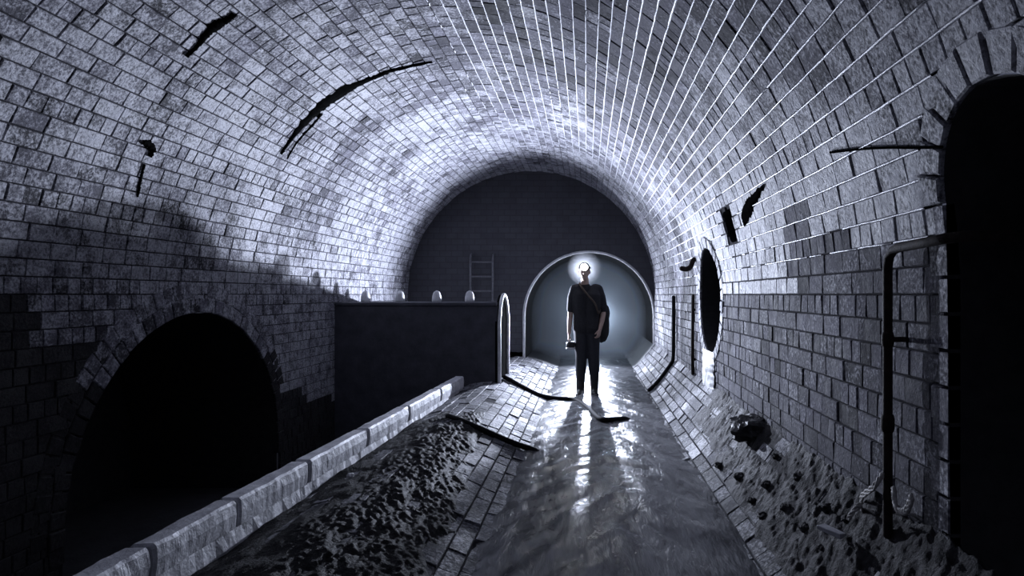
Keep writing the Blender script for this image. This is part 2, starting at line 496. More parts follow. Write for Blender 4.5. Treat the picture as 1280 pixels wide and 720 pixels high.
ring(t3, HY, HZ, HR, HR + .12, 0, 2 * pi, 34, vr, .010, .05, (.7, 0))
o = t3.build('trim_3', M['brick']); tag(o, 'brick ring around the round pipe mouth in the right wall', 'pipe surround', kind='structure')

# end wall with horseshoe tunnel
TX, TZ, TR = .05, .96, 1.21
def horseshoe(r, n=36, zb=-.3): return [(TX + r, zb)] + [(TX + r * cos(pi * i / n), TZ + r * sin(pi * i / n)) for i in range(n + 1)] + [(TX - r, zb)]
eb = MB()
inner = horseshoe(TR, 36)
big = []
for (x, z) in inner:                                   # match every inner point to one on the outer outline
    d = Vector((x - TX, 0, z - TZ)); d.normalize()
    t = 0
    while True:
        q = (TX + d.x * t, TZ + d.z * t); t += .01
        if (q[1] > CZ and (q[0] - CX) ** 2 + (q[1] - CZ) ** 2 > (R + .05) ** 2) or q[0] < XL - .05 or q[0] > XR + .25 or q[1] < -.9: break
    big.append(q)
vs = [(x, YE, z) for x, z in inner] + [(x, YE, z) for x, z in big]; n = len(inner)
eb.add(vs, [(i, i + 1, n + i + 1, n + i) for i in range(n - 1)], 0)
eb.add([(TX - TR, YE, -.9), (TX - TR, YE, 0.3), (XL - .05, YE, .3), (XL - .05, YE, -.9)], [(0, 1, 2, 3)], 0)
tl = []
for k in range(9):
    tl += [(x, YE + .7 * k, z) for x, z in inner]
eb.add(tl, [(k * n + i, k * n + i + 1, (k + 1) * n + i + 1, (k + 1) * n + i) for k in range(8) for i in range(n - 1)] + [tuple(8 * n + i for i in range(n))], 1)
m, nt, b = mat('end_brick'); co = objco(nt)
mp = N(nt, 'ShaderNodeMapping'); mp.inputs['Rotation'].default_value = (pi / 2, 0, 0); nt.links.new(co, mp.inputs[0])
bt = N(nt, 'ShaderNodeTexBrick'); bt.inputs['Scale'].default_value = 1; bt.inputs['Brick Width'].default_value = .22; bt.inputs['Row Height'].default_value = .11; bt.inputs['Mortar Size'].default_value = .008
bt.inputs['Color1'].default_value = (.05, .05, .06, 1); bt.inputs['Color2'].default_value = (.04, .04, .05, 1); bt.inputs['Mortar'].default_value = (.03, .03, .036, 1)
nt.links.new(mp.outputs[0], bt.inputs['Vector'])
nt.links.new(mixc(nt, .5, bt.outputs[0], ramp(nt, nz(nt, 4, 5, .6, co), [(.3, .4), (.7, 1.0)]), 'MULTIPLY'), b.inputs['Base Color']); b.inputs['Roughness'].default_value = .7
bump(nt, b, bt.outputs['Fac'], -.3, .01)
M['end'] = m
o = eb.build('wall_back', [M['end'], M['void']]); tag(o, 'dim end wall pierced by a smaller misty horseshoe tunnel', 'wall', kind='structure')
t4 = MB()
hs = horseshoe(TR + .0, 48, 0.0)
vs = []
for (x, z) in hs:
    d = Vector((x - TX, z - TZ)) if z > TZ else Vector((x - TX, 0)); d.normalize()
    for rr, yy in ((-.01, .02), (-.01, -.02), (.012, -.03), (.035, -.02), (.035, .02)): vs.append((x + d.x * rr, YE + yy, z + d.y * rr))
t4.add(vs, [(i * 5 + k, i * 5 + k + 1, i * 5 + 5 + k + 1, i * 5 + 5 + k) for i in range(len(hs) - 1) for k in range(4)])
o = t4.build('trim_4', M['pale'], smooth=True); tag(o, 'thin pale rim around the horseshoe tunnel mouth in the end wall', 'tunnel rim', kind='structure')

# ------------------------------------------------------------------ floor
def curve_prof(pts, flip):
    "arc-length profile over a floor section"
    q = [pts[0]]
    for i in range(len(pts) - 1):
        p0 = pts[max(0, i - 1)]; p1 = pts[i]; p2 = pts[i + 1]; p3 = pts[min(len(pts) - 1, i + 2)]
        for k in range(1, 7):
            t = k / 6
            q.append(tuple(.5 * (2 * p1[a] + (p2[a] - p0[a]) * t + (2 * p0[a] - 5 * p1[a] + 4 * p2[a] - p3[a]) * t * t + (3 * p1[a] - p0[a] - 3 * p2[a] + p3[a]) * t ** 3) for a in (0, 1)))
    ln = [0]
    for a, b in zip(q, q[1:]): ln.append(ln[-1] + math.dist(a, b))
    def f(v):
        v = min(max(v, 0), ln[-1] - 1e-6)
        for i in range(len(q) - 1):
            if v <= ln[i + 1]:
                t = (v - ln[i]) / (ln[i + 1] - ln[i]); a, b = q[i], q[i + 1]
                dx, dz = (b[0] - a[0]), (b[1] - a[1]); L = math.hypot(dx, dz)
                return a[0] + dx * t, a[1] + dz * t, -dz / L, dx / L
    return f, ln[-1]
pl, Ll = curve_prof(LB, 0); pr, Lr = curve_prof(RB, 0)
fb = MB()
def bench_tag(y, v): return .40 + .3 * fbm(y, v, 2), 0
courses(fb, pl, .2, Ll, .112, Y0, YE, bench_tag, None, 'stretch', .02, .0035, .0035, .22)
bed(fb, pl, 0, Ll, Y0, YE)
courses(fb, pr, 0, Lr, .108, Y0, YE, bench_tag, None, 'stretch', .02, .0035, .0035, .22)
bed(fb, pr, 0, Lr, Y0, YE)
fb.add([(-.32, Y0, -.06), (.70, Y0, -.06), (.70, 17, -.06), (-.32, 17, -.06)], [(0, 1, 2, 3)], 2)
fb.add([(-1.9, Y0, .02), (-1.9, YE, .02), (-1.95, YE, -.72), (-1.95, Y0, -.72), (XL - 1.6, Y0, -.72), (XL - 1.6, YE, -.72)], [(0, 1, 2, 3), (3, 2, 5, 4)], 2)
for s, pp in ((1, RB), (-1, LB)):                      # benches run on into the end tunnel
    k = [(x, z) for x, z in pp if abs(x - TX) < TR + .1]
    vs = [(x, YE, z) for x, z in k] + [(x, 17.5, z) for x, z in k]; n = len(k)
    fb.add(vs, [(i, i + 1, n + i + 1, n + i) for i in range(n - 1)], 2)
o = fb.build('floor', [M['bench'], M['mortar'], M['concrete']]); tag(o, 'curved brick benches either side of the stream channel', 'floor', kind='structure')

# stream
wb = MB(); nx_, ny_ = 64, 760
vs = []
for j in range(ny_ + 1):
    y = .3 + j * (16.7 / ny_)
    for i in range(nx_ + 1):
        x = -.66 + 1.62 * i / nx_
        c = x - .17
        sw = (c + .7) if c < 0 else (.7 - c)
        a = n3((y * 2.2 + abs(c) * 3.4), x * 1.1, 5) * .014 + n3(y * 4.2 + abs(c) * 6.5 + .8 * n3(x * 3, y * 1.5, 40), x * 3.4, 8) * .012 + n3(y * 10 + abs(c) * 13 + 1.2 * n3(x * 4, y * 2, 44), x * 7, 18) * .006 + n3(x * 22, y * 9, 60) * .0025 + n3(x * 3, y * .8, 1) * .008
        vs.append((x, y, a * (1 if y < 9 else .6)))
wb.add(vs, [(j * (nx_ + 1) + i, j * (nx_ + 1) + i + 1, (j + 1) * (nx_ + 1) + i + 1, (j + 1) * (nx_ + 1) + i) for j in range(ny_) for i in range(nx_)])
o = wb.build('water', M['water'], smooth=True); tag(o, 'shallow grey stream rippling down the middle of the tunnel floor', 'water', kind='stuff')

# silt on the left bench, mud on the right bank
def drift(name, x0, x1, y0, y1, nx, ny, hfn, m):
    b = MB(); vs = []
    for j in range(ny + 1):
        y = y0 + (y1 - y0) * j / ny
        for i in range(nx + 1):
            x = x0 + (x1 - x0) * i / nx
            vs.append((x, y, floor_z(x) - .012 + hfn(x, y)))
    b.add(vs, [(j * (nx + 1) + i, j * (nx + 1) + i + 1, (j + 1) * (nx + 1) + i + 1, (j + 1) * (nx + 1) + i) for j in range(ny) for i in range(nx)])
    return b.build(name, m, smooth=True)
def silt_h(x, y):
    e = -.98 + .26 * sstep(6.4, 3.0, y) + .08 * n3(y * 1.7, 3) + .05 * n3(y * 6, 8)
    k = sstep(e + .05, e - .07, x) * sstep(6.9, 6.0, y + .35 * n3(x * 5, y))
    q = sstep(-1.55, -1.2, x + .12 * n3(y * 2, 7)); r = .026 + .034 * fbm(x * 5, y * 2.6, 2, 3) + q * (.018 * fbm(x * 11, y * 4 + x * 6, 6, 3) + .012 * n3(x * 30, y * 17 + x * 14, 3) + .010 * n3(x * 46, y * 34, 13)) + .004 * n3(x * 60, y * 50, 3)
    return k * max(.004, r) - .01 * (1 - k)
o = drift('silt', -1.82, -.66, 1.2, 7.2, 116, 480, silt_h, M['silt']); tag(o, 'lumpy wet black silt covering the left bench beside the kerb', 'silt', kind='stuff')
def mud_h(x, y):
    e = 1.02 - .10 * sstep(6.0, 3.6, y) + .03 * n3(y * 2, 1) + .02 * n3(y * 7, 4)
    k = sstep(e - .02, e + .06, x) * sstep(6.7, 5.9, y)
    r = .04 + .06 * fbm(x * 6, y * 3.0, 12, 3) + .028 * fbm(x * 15, y * 8, 16, 3) + .016 * n3(x * 36, y * 24, 3) + .010 * n3(x * 60, y * 38, 8)
    return k * max(.004, r) * (.65 + .5 * sstep(4.5, 2.5, y)) - .014 * (1 - k)
o = drift('mud', .86, 1.29, 1.0, 7.0, 60, 520, mud_h, M['mud']); tag(o, 'rough dark mud and rubble banked against the right wall', 'mud', kind='stuff')

# ------------------------------------------------------------------ kerb wall beside the left channel
KP = [(2.0, -1.80, .05, .36), (2.9, -1.765, .05, .355), (3.94, -1.715, .09, .35), (5.4, -1.65, .12, .35), (6.8, -1.595, .15, .35), (8.1, -1.545, .17, .35)]
def kx(y): return interp([(p[0], p[1]) for p in KP], y)
def kz(y): return interp([(p[0], p[2]) for p in KP], y) - .05
k = thing('kerb_wall', (kx(5), 5, .1), 'long low pale stone kerb wall running along the left bench', 'kerb')
YJ = [2.0, 2.62, 3.22, 3.96, 4.9, 5.9, 7.0, 8.1]
for a, c in zip(YJ, YJ[1:]):
    b = MB(); ns = 44; vs = []
    a_, c_ = a + .008, c - .008
    sec = [(-.11, .205), (-.11, .335), (-.095, .35), (-.012, .35), (0.0, .337), (.004, .285), (-.004, .212), (-.03, .205)]
    for j in range(ns + 1):
        y = a_ + (c_ - a_) * j / ns; ez = .010 if j in (0, ns) else 0
        for i, (dx, z) in enumerate(sec):
            vs.append((kx(y) + dx + .006 * n3(y * 5, z * 8, 3) + .004 * n3(y * 22, z * 20, 2) - ez * (1 if dx > -.06 else -1), y, z + .006 * n3(y * 7, dx * 30, 4) - ez * (1 if z > .28 else 0)))
    n = len(sec)
    b.add(vs, [(j * n + i, j * n + (i + 1) % n, (j + 1) * n + (i + 1) % n, (j + 1) * n + i) for j in range(ns) for i in range(n)] + [tuple(range(n)), tuple(ns * n + i for i in range(n))[::-1]])
    b.build('coping_stone', M['kerb'], k, False)
b = MB(); ns = 120; sec = [(-.10, -.7), (-.10, .21), (-.02, .21), (-.012, None), (-.012, -.1)]; vs = []
for j in range(ns + 1):
    y = 2.0 + 6.1 * j / ns
    for i, (dx, z) in enumerate(sec):
        zz = .12 if z is None else z
        vs.append((kx(y) + dx + (.012 * n3(y * 8, i * 3, 2) + .01 * n3(y * 21, i, 7) if i > 1 else 0), y, zz))
n = len(sec)
b.add(vs, [(j * n + i, j * n + i + 1, (j + 1) * n + i + 1, (j + 1) * n + i) for j in range(ns) for i in range(n - 1)] + [tuple(range(n)), tuple(ns * n + i for i in range(n))[::-1]])
b.build('rubble_base', M['kerb'], k)

# ------------------------------------------------------------------ weir wall and its arched end
WX, WYA, WYB, WZ = -1.19, 8.50, 9.45, 1.275
w = thing('weir_wall', (-2.25, 9, -.7), 'dark flat weir wall across the left channel as high as the eye', 'wall')
b = MB(); vs = []; fs = []; nX, nZ = 40, 26
for i in range(nX + 1):
    for j in range(nZ + 1):
        x = XL + .0 + (WX - XL) * i / nX; z = -.72 + (WZ - .05 + .72) * j / nZ
        vs.append((x, WYA + .012 * fbm(x * 3, z * 3, 2), z))
fs = [(i * (nZ + 1) + j, (i + 1) * (nZ + 1) + j, (i + 1) * (nZ + 1) + j + 1, i * (nZ + 1) + j + 1) for i in range(nX) for j in range(nZ)]
b.add(vs, fs)
x0, x1, y0, y1, z0, z1 = XL, WX, WYA, WYB, -.72, WZ - .05
b.add([(x1, y0, z0), (x1, y1, z0), (x1, y1, z1), (x1, y0, z1), (x0, y1, z0), (x0, y1, z1)], [(0, 1, 2, 3), (1, 4, 5, 2)])
b.build('masonry', M['weir'], w)
b = MB(); b.box(((XL + WX) / 2, (WYA + WYB) / 2, WZ - .025), (WX - XL - .01, WYB - WYA + .03, .05), bev=.01); b.build('coping', M['weir'], w)

a_ = thing('arched_frame', (WX, 9, .1), 'tall narrow arched frame with pale lit rim on the end of the weir wall', 'frame')
b = MB(); ol = []
cy, hw, sp = 8.96, .47, 0.93
for i in range(33):
    t = pi * i / 32; ol.append((cy + hw * cos(t), sp + .47 * sin(t) * .95))
ol = [(cy + hw, .06)] + ol + [(cy - hw, .06)]
vs = []
for y, z in ol:
    d = Vector((y - cy, max(0, z - sp))); d.normalize()
    pass
b.tube([(WX + .035, y, z) for y, z in ol], .024, 10)
b.build('rim', M['pale'], a_, True)
b = MB(); n = len(ol)
vs = [(WX + .012, y, z) for y, z in ol] + [(WX - .02, y, z) for y, z in ol]
b.add(vs, [tuple(range(n))] + [(i, n + i, n + i + 1, i + 1) for i in range(n - 1)]); b.build('panel', M['tar'], a_)

# stone knobs on the weir
KL = ['small knob on the weir wall top beside the arched frame', 'small knob on the weir wall top, second from the arched frame',
      'small knob on the weir wall top, third from the arched frame', 'small knob on the weir wall top nearest the left vault']
for (px, l) in zip((587, 546, 500, 457), KL):
    y = 9.1; x = (px - VX) / F * y; b = MB()
    b.lathe((x, y, WZ - .004), [(0, 0), (.066, 0), (.068, .03), (.064, .075), (.055, .115), (.04, .145), (.016, .16), (.0, .165)], n=20)
    o = b.build('stone_knob', M['pale'], smooth=True); tag(o, l, 'knob', 'knobs along the weir wall top')

# ------------------------------------------------------------------ ladder on the end wall
ly = 11.86; lx0, lx1 = (588 - VX) / F * ly, (616 - VX) / F * ly
l = thing('ladder', ((lx0 + lx1) / 2, ly, -.5), 'faint metal ladder fixed to the end wall behind the weir wall', 'ladder')
for x in (lx0, lx1):
    b = MB(); b.tube([(x, ly, -.7), (x, ly, 1.2), (x, ly, 2.05), (x, ly + .06, 2.12), (x, ly + .13, 2.13)], .022, 8); b.build('rail', M['steel'], l, True)
for i in range(10):
    z = 1.98 - .27 * i; b = MB(); b.tube([(lx0, ly, z), (lx1, ly, z)], .016, 8); b.build('rung', M['steel'], l, True)

# ------------------------------------------------------------------ pipes, rods, hoses
def smooth_path(pts, k=6):
    pts = [Vector(p) for p in pts]; out = [pts[0]]
    for i in range(len(pts) - 1):
        p0 = pts[max(0, i - 1)]; p1 = pts[i]; p2 = pts[i + 1]; p3 = pts[min(len(pts) - 1, i + 2)]
        for j in range(1, k + 1):
            t = j / k
            out.append(.5 * (2 * p1 + (p2 - p0) * t + (2 * p0 - 5 * p1 + 4 * p2 - p3) * t * t + (3 * p1 - p0 - 3 * p2 + p3) * t ** 3))
    return out
pp_x = 1.205; pp_y = 2.56
pt = thing('drain_pipe', (pp_x, pp_y, .5), 'thin rusty pipe rising from the mud and bending towards the right doorway', 'pipe')
b = MB()
b.tube([(pp_x, pp_y, .42), (pp_x, pp_y, .8), (pp_x, pp_y, 1.2), (pp_x, pp_y, 1.49), (pp_x, pp_y - .012, 1.528), (pp_x, pp_y - .045, 1.552), (pp_x, pp_y - .09, 1.56), (pp_x + .005, 2.3, 1.565), (pp_x + .012, 2.16, 1.57), (pp_x + .05, 2.11, 1.572), (1.75, 2.09, 1.575)], .0185, 14)
b.build('pipe', M['iron'], pt, True)
b = MB(); b.tube([(pp_x, pp_y, .845), (pp_x, pp_y, .885)], .026, 14); b.build('collar', M['iron'], pt, True)
b = MB(); b.box((pp_x + .04, pp_y, 1.2), (.08, .03, .02), bev=.004); b.tube([(pp_x, pp_y, 1.185), (pp_x, pp_y, 1.215)], .024, 14); b.build('bracket', M['iron'], pt, True)

b = MB(); y = 9.1
b.tube(smooth_path([(1.24, y, 1.34), (1.24, y, .9), (1.235, y, .50), (1.20, y - .02, .40), (1.1, y - .05, .265), (1.0, y - .08, .145), (.88, y - .1, .035)], 5), .026, 10)
o = b.build('bent_pipe', M['rubber'], smooth=True); tag(o, 'black pipe down the far right wall bending across the bench into the stream', 'pipe')
b = MB(); b.tube([(1.25, 7.52, .45), (1.246, 7.51, .9), (1.25, 7.5, 1.36)], .02, 8)
b.box((1.262, 7.51, 1.2), (.03, .06, .03), bev=.004); b.box((1.262, 7.51, .62), (.03, .06, .03), bev=.004)
o = b.build('iron_rod', M['iron'], smooth=False); tag(o, 'thin upright iron rod on the wall left of the round pipe mouth', 'rod')
b = MB(); b.tube(smooth_path([(1.29, 7.3, 1.80), (1.22, 7.3, 1.77), (1.19, 7.3, 1.70), (1.15, 7.3, 1.67), (1.09, 7.3, 1.675)], 5), .03, 10)
o = b.build('iron_hook', M['iron'], smooth=True); tag(o, 'short bent iron hook sticking out above the round pipe mouth', 'hook')

def on_floor(pts, lift): return [hit(px, py) + Vector((0, 0, lift)) for px, py in pts]
b = MB(); pth = on_floor([(560, 523), (580, 530), (605, 541), (630, 552), (650, 560), (668, 566)], .022); pth.append(pth[-1] + Vector((.12, .0, -.08)))
b.tube(smooth_path(pth), .026, 10)
o = b.build('hose', M['rubber'], smooth=True); tag(o, 'black hose lying across the left bench, the nearer of two', 'hose')
b = MB(); pth = [Vector((-1.13, 8.86, .235)), Vector((-1.02, 8.72, .205)), Vector((-.84, 8.55, .14)), Vector((-.62, 8.45, .05)), Vector((-.4, 8.4, .015)), Vector((-.15, 8.3, .012)), Vector((.02, 7.75, .01)), Vector((.15, 7.05, .012)), Vector((.28, 6.98, .012)), Vector((.42, 7.05, .008)), Vector((.52, 7.12, -.05))]
b.tube(smooth_path(pth), .03, 10)
o = b.build('hose', M['rubber'], smooth=True); tag(o, 'black hose from the arched frame through the stream by the person', 'hose')

# thin cable on the right vault
def skin_path(pts, lift):
    out = []
    for px, py in pts:
        h = hit(px, py); d = Vector((CX - h.x, 0, (CZ - h.z) if h.z > CZ else 0)); d.normalize(); out.append(h + d * lift)
    return out
b = MB(); b.tube(smooth_path(skin_path([(1040, 190), (1075, 186), (1110, 184), (1150, 184), (1180, 183)], .008)), .006, 6)
o = b.build('cable', M['tar'], smooth=True); tag(o, 'thin black cable along the right vault ending at the doorway ring', 'cable')

# black seepage cracks on the left vault
def gash(name, pts, label, hgt=.022, seed=0):
    "pts: (px, py, half width in metres)"
    P3 = skin_path([(a, b) for a, b, _ in pts], 0.0); W = [c for _, _, c in pts]
    fine = smooth_path(P3, 8); n = len(fine); b = MB(); vs = []; nc = 7
    for i, p in enumerate(fine):
        w_ = interp(list(enumerate(W)), i / 8) * 1.35
        w_ *= 1 + .45 * n3(i * .45, seed, 2) + .25 * n3(i * 1.3, seed, 5)
        d = Vector((CX - p.x, 0, (CZ - p.z) if p.z > CZ else 0)); d.normalize()
        p = p + d * ((Vector((CX - p.x, 0, CZ - p.z)).length - R) if p.z > CZ else 0) + d * .004
        t = (fine[min(i + 1, n - 1)] - fine[max(i - 1, 0)]).normalized(); s = t.cross(d).normalized()
        for k_ in range(nc):
            u = k_ / (nc - 1) * 2 - 1
            vs.append(p + s * (u * w_ + .012 * n3(i * .7, k_, seed)) + d * (hgt * (1 - u * u) * (.6 + .6 * abs(n3(i * .8, k_ * .9, seed))) - .008))
    b.add(vs, [(i * nc + k_, i * nc + k_ + 1, (i + 1) * nc + k_ + 1, (i + 1) * nc + k_) for i in range(n - 1) for k_ in range(nc - 1)])
    o = b.build(name, M['tar'], smooth=True); return tag(o, label, 'crack')
gash('crack', [(350, 192, .006), (366, 170, .03), (385, 148, .06), (405, 130, .07), (425, 117, .075), (445, 106, .05), (465, 97, .035), (485, 89, .03), (505, 84, .02), (540, 76, .008)], 'long black gash curving across the left vault', .03, 1)
gash('crack', [(358, 198, .004), (372, 176, .014), (388, 158, .02), (402, 142, .02)], 'thin black drip streak beside the lower end of the long gash', .02, 5)
gash('crack', [(232, 70, .006), (246, 56, .016), (258, 42, .03), (268, 33, .04), (276, 28, .035), (286, 22, .022), (293, 16, .02)], 'short black gash high in the upper left vault', .03, 2)
gash('crack', [(176, 177, .012), (184, 179, .025), (190, 186, .025), (187, 196, .008)], 'small black hook-shaped blemish on the left vault', .03, 3)
gash('crack', [(180, 205, .008), (177, 216, .016), (174, 230, .012), (171, 246, .004)], 'small black vertical streak below the hook-shaped blemish', .02, 4)
gash('crack', [(955, 232, .01), (945, 246, .025), (937, 258, .05), (931, 272, .05), (933, 282, .015)], 'dark weedy stain beside the broken socket in the right vault', .03, 6)

# raised pale patch imitating brightly lit wall edges under the round pipe mouth
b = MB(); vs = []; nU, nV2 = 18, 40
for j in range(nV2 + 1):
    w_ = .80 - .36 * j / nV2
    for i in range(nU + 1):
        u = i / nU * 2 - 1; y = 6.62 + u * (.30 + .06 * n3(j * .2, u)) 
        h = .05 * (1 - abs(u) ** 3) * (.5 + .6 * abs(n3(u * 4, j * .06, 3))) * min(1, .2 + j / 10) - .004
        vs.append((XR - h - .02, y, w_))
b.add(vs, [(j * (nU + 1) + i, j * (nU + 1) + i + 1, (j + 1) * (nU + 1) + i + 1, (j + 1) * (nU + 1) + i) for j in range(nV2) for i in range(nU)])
o = b.build('lit_wall_patch', M['pale'], smooth=True); tag(o, 'raised pale patch imitating lit wall edges below the round pipe mouth', 'lit wall patch')

# rope, rag, rock and rubble
def strand(name, pts, r, label, cat, m):
    b = MB()
    for s in range(3):
        q = [Vector(p) + Vector((0, .008 * cos(s * 2.1 + i), .008 * sin(s * 2.1 + i * 1.1))) for i, p in enumerate(smooth_path(pts, 6))]
        b.tube(q, [r * (.7 + .5 * abs(n3(i * .5, s))) for i in range(len(q))], 6)
    o = b.build(name, m, smooth=True); return tag(o, label, cat)
def mud_pt(px, py, lift):
    h = hit(px, py); return Vector((h.x - .02, h.y, floor_z(min(h.x, XR)) + .05 + lift)) if h.x < XR - .03 else Vector((XR - .05, h.y, h.z))
strand('rope', [(pp_x - .02, pp_y, .66), (pp_x - .05, pp_y + .02, .60)] + [mud_pt(*q, .03) for q in ((1092, 622), (1084, 640), (1080, 655), (1066, 672))], .007, 'pale frayed rope hanging from the pipe foot onto the mud', 'rope', M['fibre'])
strand('rag', [(1.20, 2.50, .62), (1.19, 2.47, .575), (1.19, 2.44, .555), (1.20, 2.40, .57), (1.205, 2.37, .63)], .010, 'pale ragged loop against the wall right of the pipe foot', 'rag', M['fibre'])
def rock(px, py, r, label, m, seed, group=None, name='rock', squash=.62, lift=0.0):
    h = hit(px, py); b = MB()
    def fn(q): return 1 + .75 * fbm(q.x * 1.5 + seed, q.y * 1.5 + seed, q.z * 1.5, 4)
    z = floor_z(h.x) + r * squash * .35 + lift + (.02 if r > .05 else .01)
    b.ell((h.x, h.y, z), (r, r * 1.2, r * squash), 28, 18, fn=fn)
    o = b.build(name, m); return tag(o, label, 'rock', group)
rock(938, 545, .14, 'large dark rock on the right mud bank below the brick wall', M['rock'], 3, squash=.7)
rock(438, 612, .022, 'white pebble on the silt next to the kerb, the larger of two', M['pale'], 5, name='pebble', lift=.07)
rock(364, 630, .019, 'white pebble on the silt next to the kerb, the smaller of two', M['pale'], 9, name='pebble', lift=.07)
for i, (px, py, r) in enumerate([(900, 585, .05), (925, 600, .06), (960, 610, .055), (985, 640, .06), (1010, 665, .05), (955, 650, .045), (1035, 640, .05), (940, 630, .04), (1000, 600, .05), (970, 575, .04), (1030, 690, .04), (1060, 655, .04)]):
    rock(px, py, r * .72, 'dark rubble lump bedded in the mud of the right bank', M['mud'], 20 + i, 'rubble lumps in the right bank')
h = hit(1048, 690); b = MB(); b.box((h.x - .03, h.y, floor_z(h.x) + .09), (.05, .13, .016), .5, jit=.004, bev=.003)
o = b.build('slab', M['kerb']); o.rotation_euler = (0, 0, 0); tag(o, 'small pale broken slab lying on the mud below the pipe foot', 'slab')

# ------------------------------------------------------------------ mist in the end tunnel
b = MB(); n = 26; ol = horseshoe(TR - .015, 24, .02); n = len(ol)
vs = [(x, YE + 1.3, z) for x, z in ol] + [(x, YE + 5.4, z) for x, z in ol]
b.add(vs, [tuple(range(n))[::-1], tuple(range(n, 2 * n))] + [(i, (i + 1) % n, n + (i + 1) % n, n + i) for i in range(n)])
o = b.build('mist', M['mist']); b.outward(o); tag(o, 'pale blue mist filling the horseshoe tunnel behind the person', 'mist', kind='stuff')

# ------------------------------------------------------------------ person
PX, PY, PZ = 0.0, 9.0, -.055
def fuse(o, vox, sm=4):
    r = o.modifiers.new('fuse', 'REMESH'); r.mode = 'VOXEL'; r.voxel_size = vox; r.use_smooth_shade = True
    s = o.modifiers.new('soft', 'SMOOTH'); s.factor = .5; s.iterations = sm
def W(p): return (PX + p[0], PY + p[1], p[2])
def chain(b, pts, n=16): b.tube([W(p[:3]) for p in pts], [p[3] for p in pts], n)
legR = [(-.078, 0, .92, .092), (-.078, -.015, .72, .078), (-.075, -.03, .50, .058), (-.078, .0, .32, .054), (-.082, .03, .05, .04)]
legL = [(.088, 0, .92, .092), (.095, -.01, .72, .078), (.10, -.02, .50, .058), (.108, .015, .32, .054), (.112, .045, .05, .04)]
armR = [(-.165, .01, 1.455, .058), (-.205, .015, 1.33, .05), (-.222, .03, 1.14, .041), (-.232, 0, 1.02, .037), (-.242, -.04, .84, .027)]
armL = [(.165, .01, 1.455, .058), (.21, .02, 1.33, .05), (.245, .045, 1.14, .041), (.22, -.02, 1.02, .037), (.19, -.09, .90, .027)]
pe = thing('person', (PX, PY, PZ), 'person in dark t-shirt and trousers standing in the stream, lamp at the forehead', 'person')
b = MB()
for lg, s in ((legR, -1), (legL, 1)):
    chain(b, lg)
    x, y = lg[-1][0], lg[-1][1]
    chain(b, [(x, y + .03, 0.0, .042), (x + .01 * s, y - .06, -.01, .04), (x + .025 * s, y - .17, -.022, .032)])
for s in (-1, 1):
    chain(b, [(s * .06, 0, .92, .115), (s * .065, .01, 1.08, .10), (s * .085, .005, 1.25, .112), (s * .095, 0, 1.38, .105), (s * .12, .01, 1.45, .07)])
chain(b, [(-.01, .015, 1.42, .075), (-.015, .012, 1.50, .058), (-.025, .0, 1.60, .056)])
hx, hy, hz = -.03, -.012, 1.69
b.ell(W((hx, hy + .012, hz + .02)), (.076, .096, .105), 24, 16)
chain(b, [(hx, hy - .03, hz - .03, .062), (hx, hy - .055, hz - .085, .036)])              # jaw and chin
chain(b, [(hx, hy - .083, hz + .012, .010), (hx, hy - .102, hz - .022, .013)], 10)        # nose
for s in (-1, 1):
    chain(b, [(hx + s * .013, hy - .092, hz - .024, .008), (hx + s * .008, hy - .096, hz - .022, .008)], 8)
    b.ell(W((hx + s * .079, hy + .014, hz + .0)), (.012, .022, .034), 12, 8)               # ears
    chain(b, [(hx + s * .018, hy - .083, hz + .034, .010), (hx + s * .046, hy - .074, hz + .036, .009)], 8)   # brow
chain(b, [(hx - .024, hy - .078, hz - .052, .008), (hx, hy - .086, hz - .051, .010), (hx + .024, hy - .078, hz - .052, .008)], 8)   # lips
for arm in (armR, armL): chain(b, arm)
def hand(b, o, d, side, curl, s):
    "palm and five fingers; o wrist, d down direction, side = thumb direction, curl = palm normal"
    o = Vector(o); d = Vector(d).normalized(); t = Vector(side).normalized(); c = Vector(curl).normalized()
    for k_ in (-.026, -.009, .009, .025):
        q0 = o + t * k_ * .6; q1 = o + d * .088 + t * k_
        b.tube([W(q0), W(q1)], [.016, .0145], 10)
    for k_, ln in ((.027, .070), (.009, .080), (-.009, .074), (-.026, .058)):
        p = o + d * .086 + t * k_; pts = [p]; a = .25
        for seg in (.42, .33, .25):
            dirn = d * cos(a) + c * sin(a); p = p + dirn * ln * seg; pts.append(p); a += .75
        b.tube([W(q) for q in pts], [.0095, .009, .0085, .0075], 8)
    p = o + d * .022 + t * .022; b.tube([W(p), W(p + t * .028 + d * .03 + c * .012), W(p + t * .03 + d * .06 + c * .03)], [.013, .0105, .009], 8)
hand(b, (-.243, -.045, .835), (-.02, -.12, -1), (.15, -1, -.1), (1, .1, 0), 1)
hand(b, (.188, -.094, .895), (-.25, -.35, -1), (-.5, -.8, .2), (-.6, .6, 0), 1)
o = b.build('body', M['skin'], pe); fuse(o, .006, 3)
# clothes
b = MB()
for s in (-1, 1):
    chain(b, [(s * .062, 0, .90, .128), (s * .066, .01, 1.08, .112), (s * .086, .005, 1.25, .124), (s * .096, 0, 1.38, .116), (s * .125, .01, 1.452, .08)])
chain(b, [(-.165, .01, 1.452, .07), (-.206, .015, 1.33, .064), (-.222, .028, 1.17, .058)])
chain(b, [(.165, .01, 1.452, .07), (.211, .02, 1.33, .064), (.242, .043, 1.17, .058)])
chain(b, [(-.01, .015, 1.45, .082), (-.013, .012, 1.485, .07)])
o = b.build('t_shirt', M['shirt'], pe); fuse(o, .009, 4)
b = MB()
for lg in (legR, legL): chain(b, [(x, y, z, r + .016 + (.006 if z < .6 else 0)) for x, y, z, r in lg if z > .2] + [(lg[-1][0], lg[-1][1] - .01, .2, .062)])
for s in (-1, 1): chain(b, [(s * .06, .005, .88, .122), (s * .06, .005, .98, .116)])
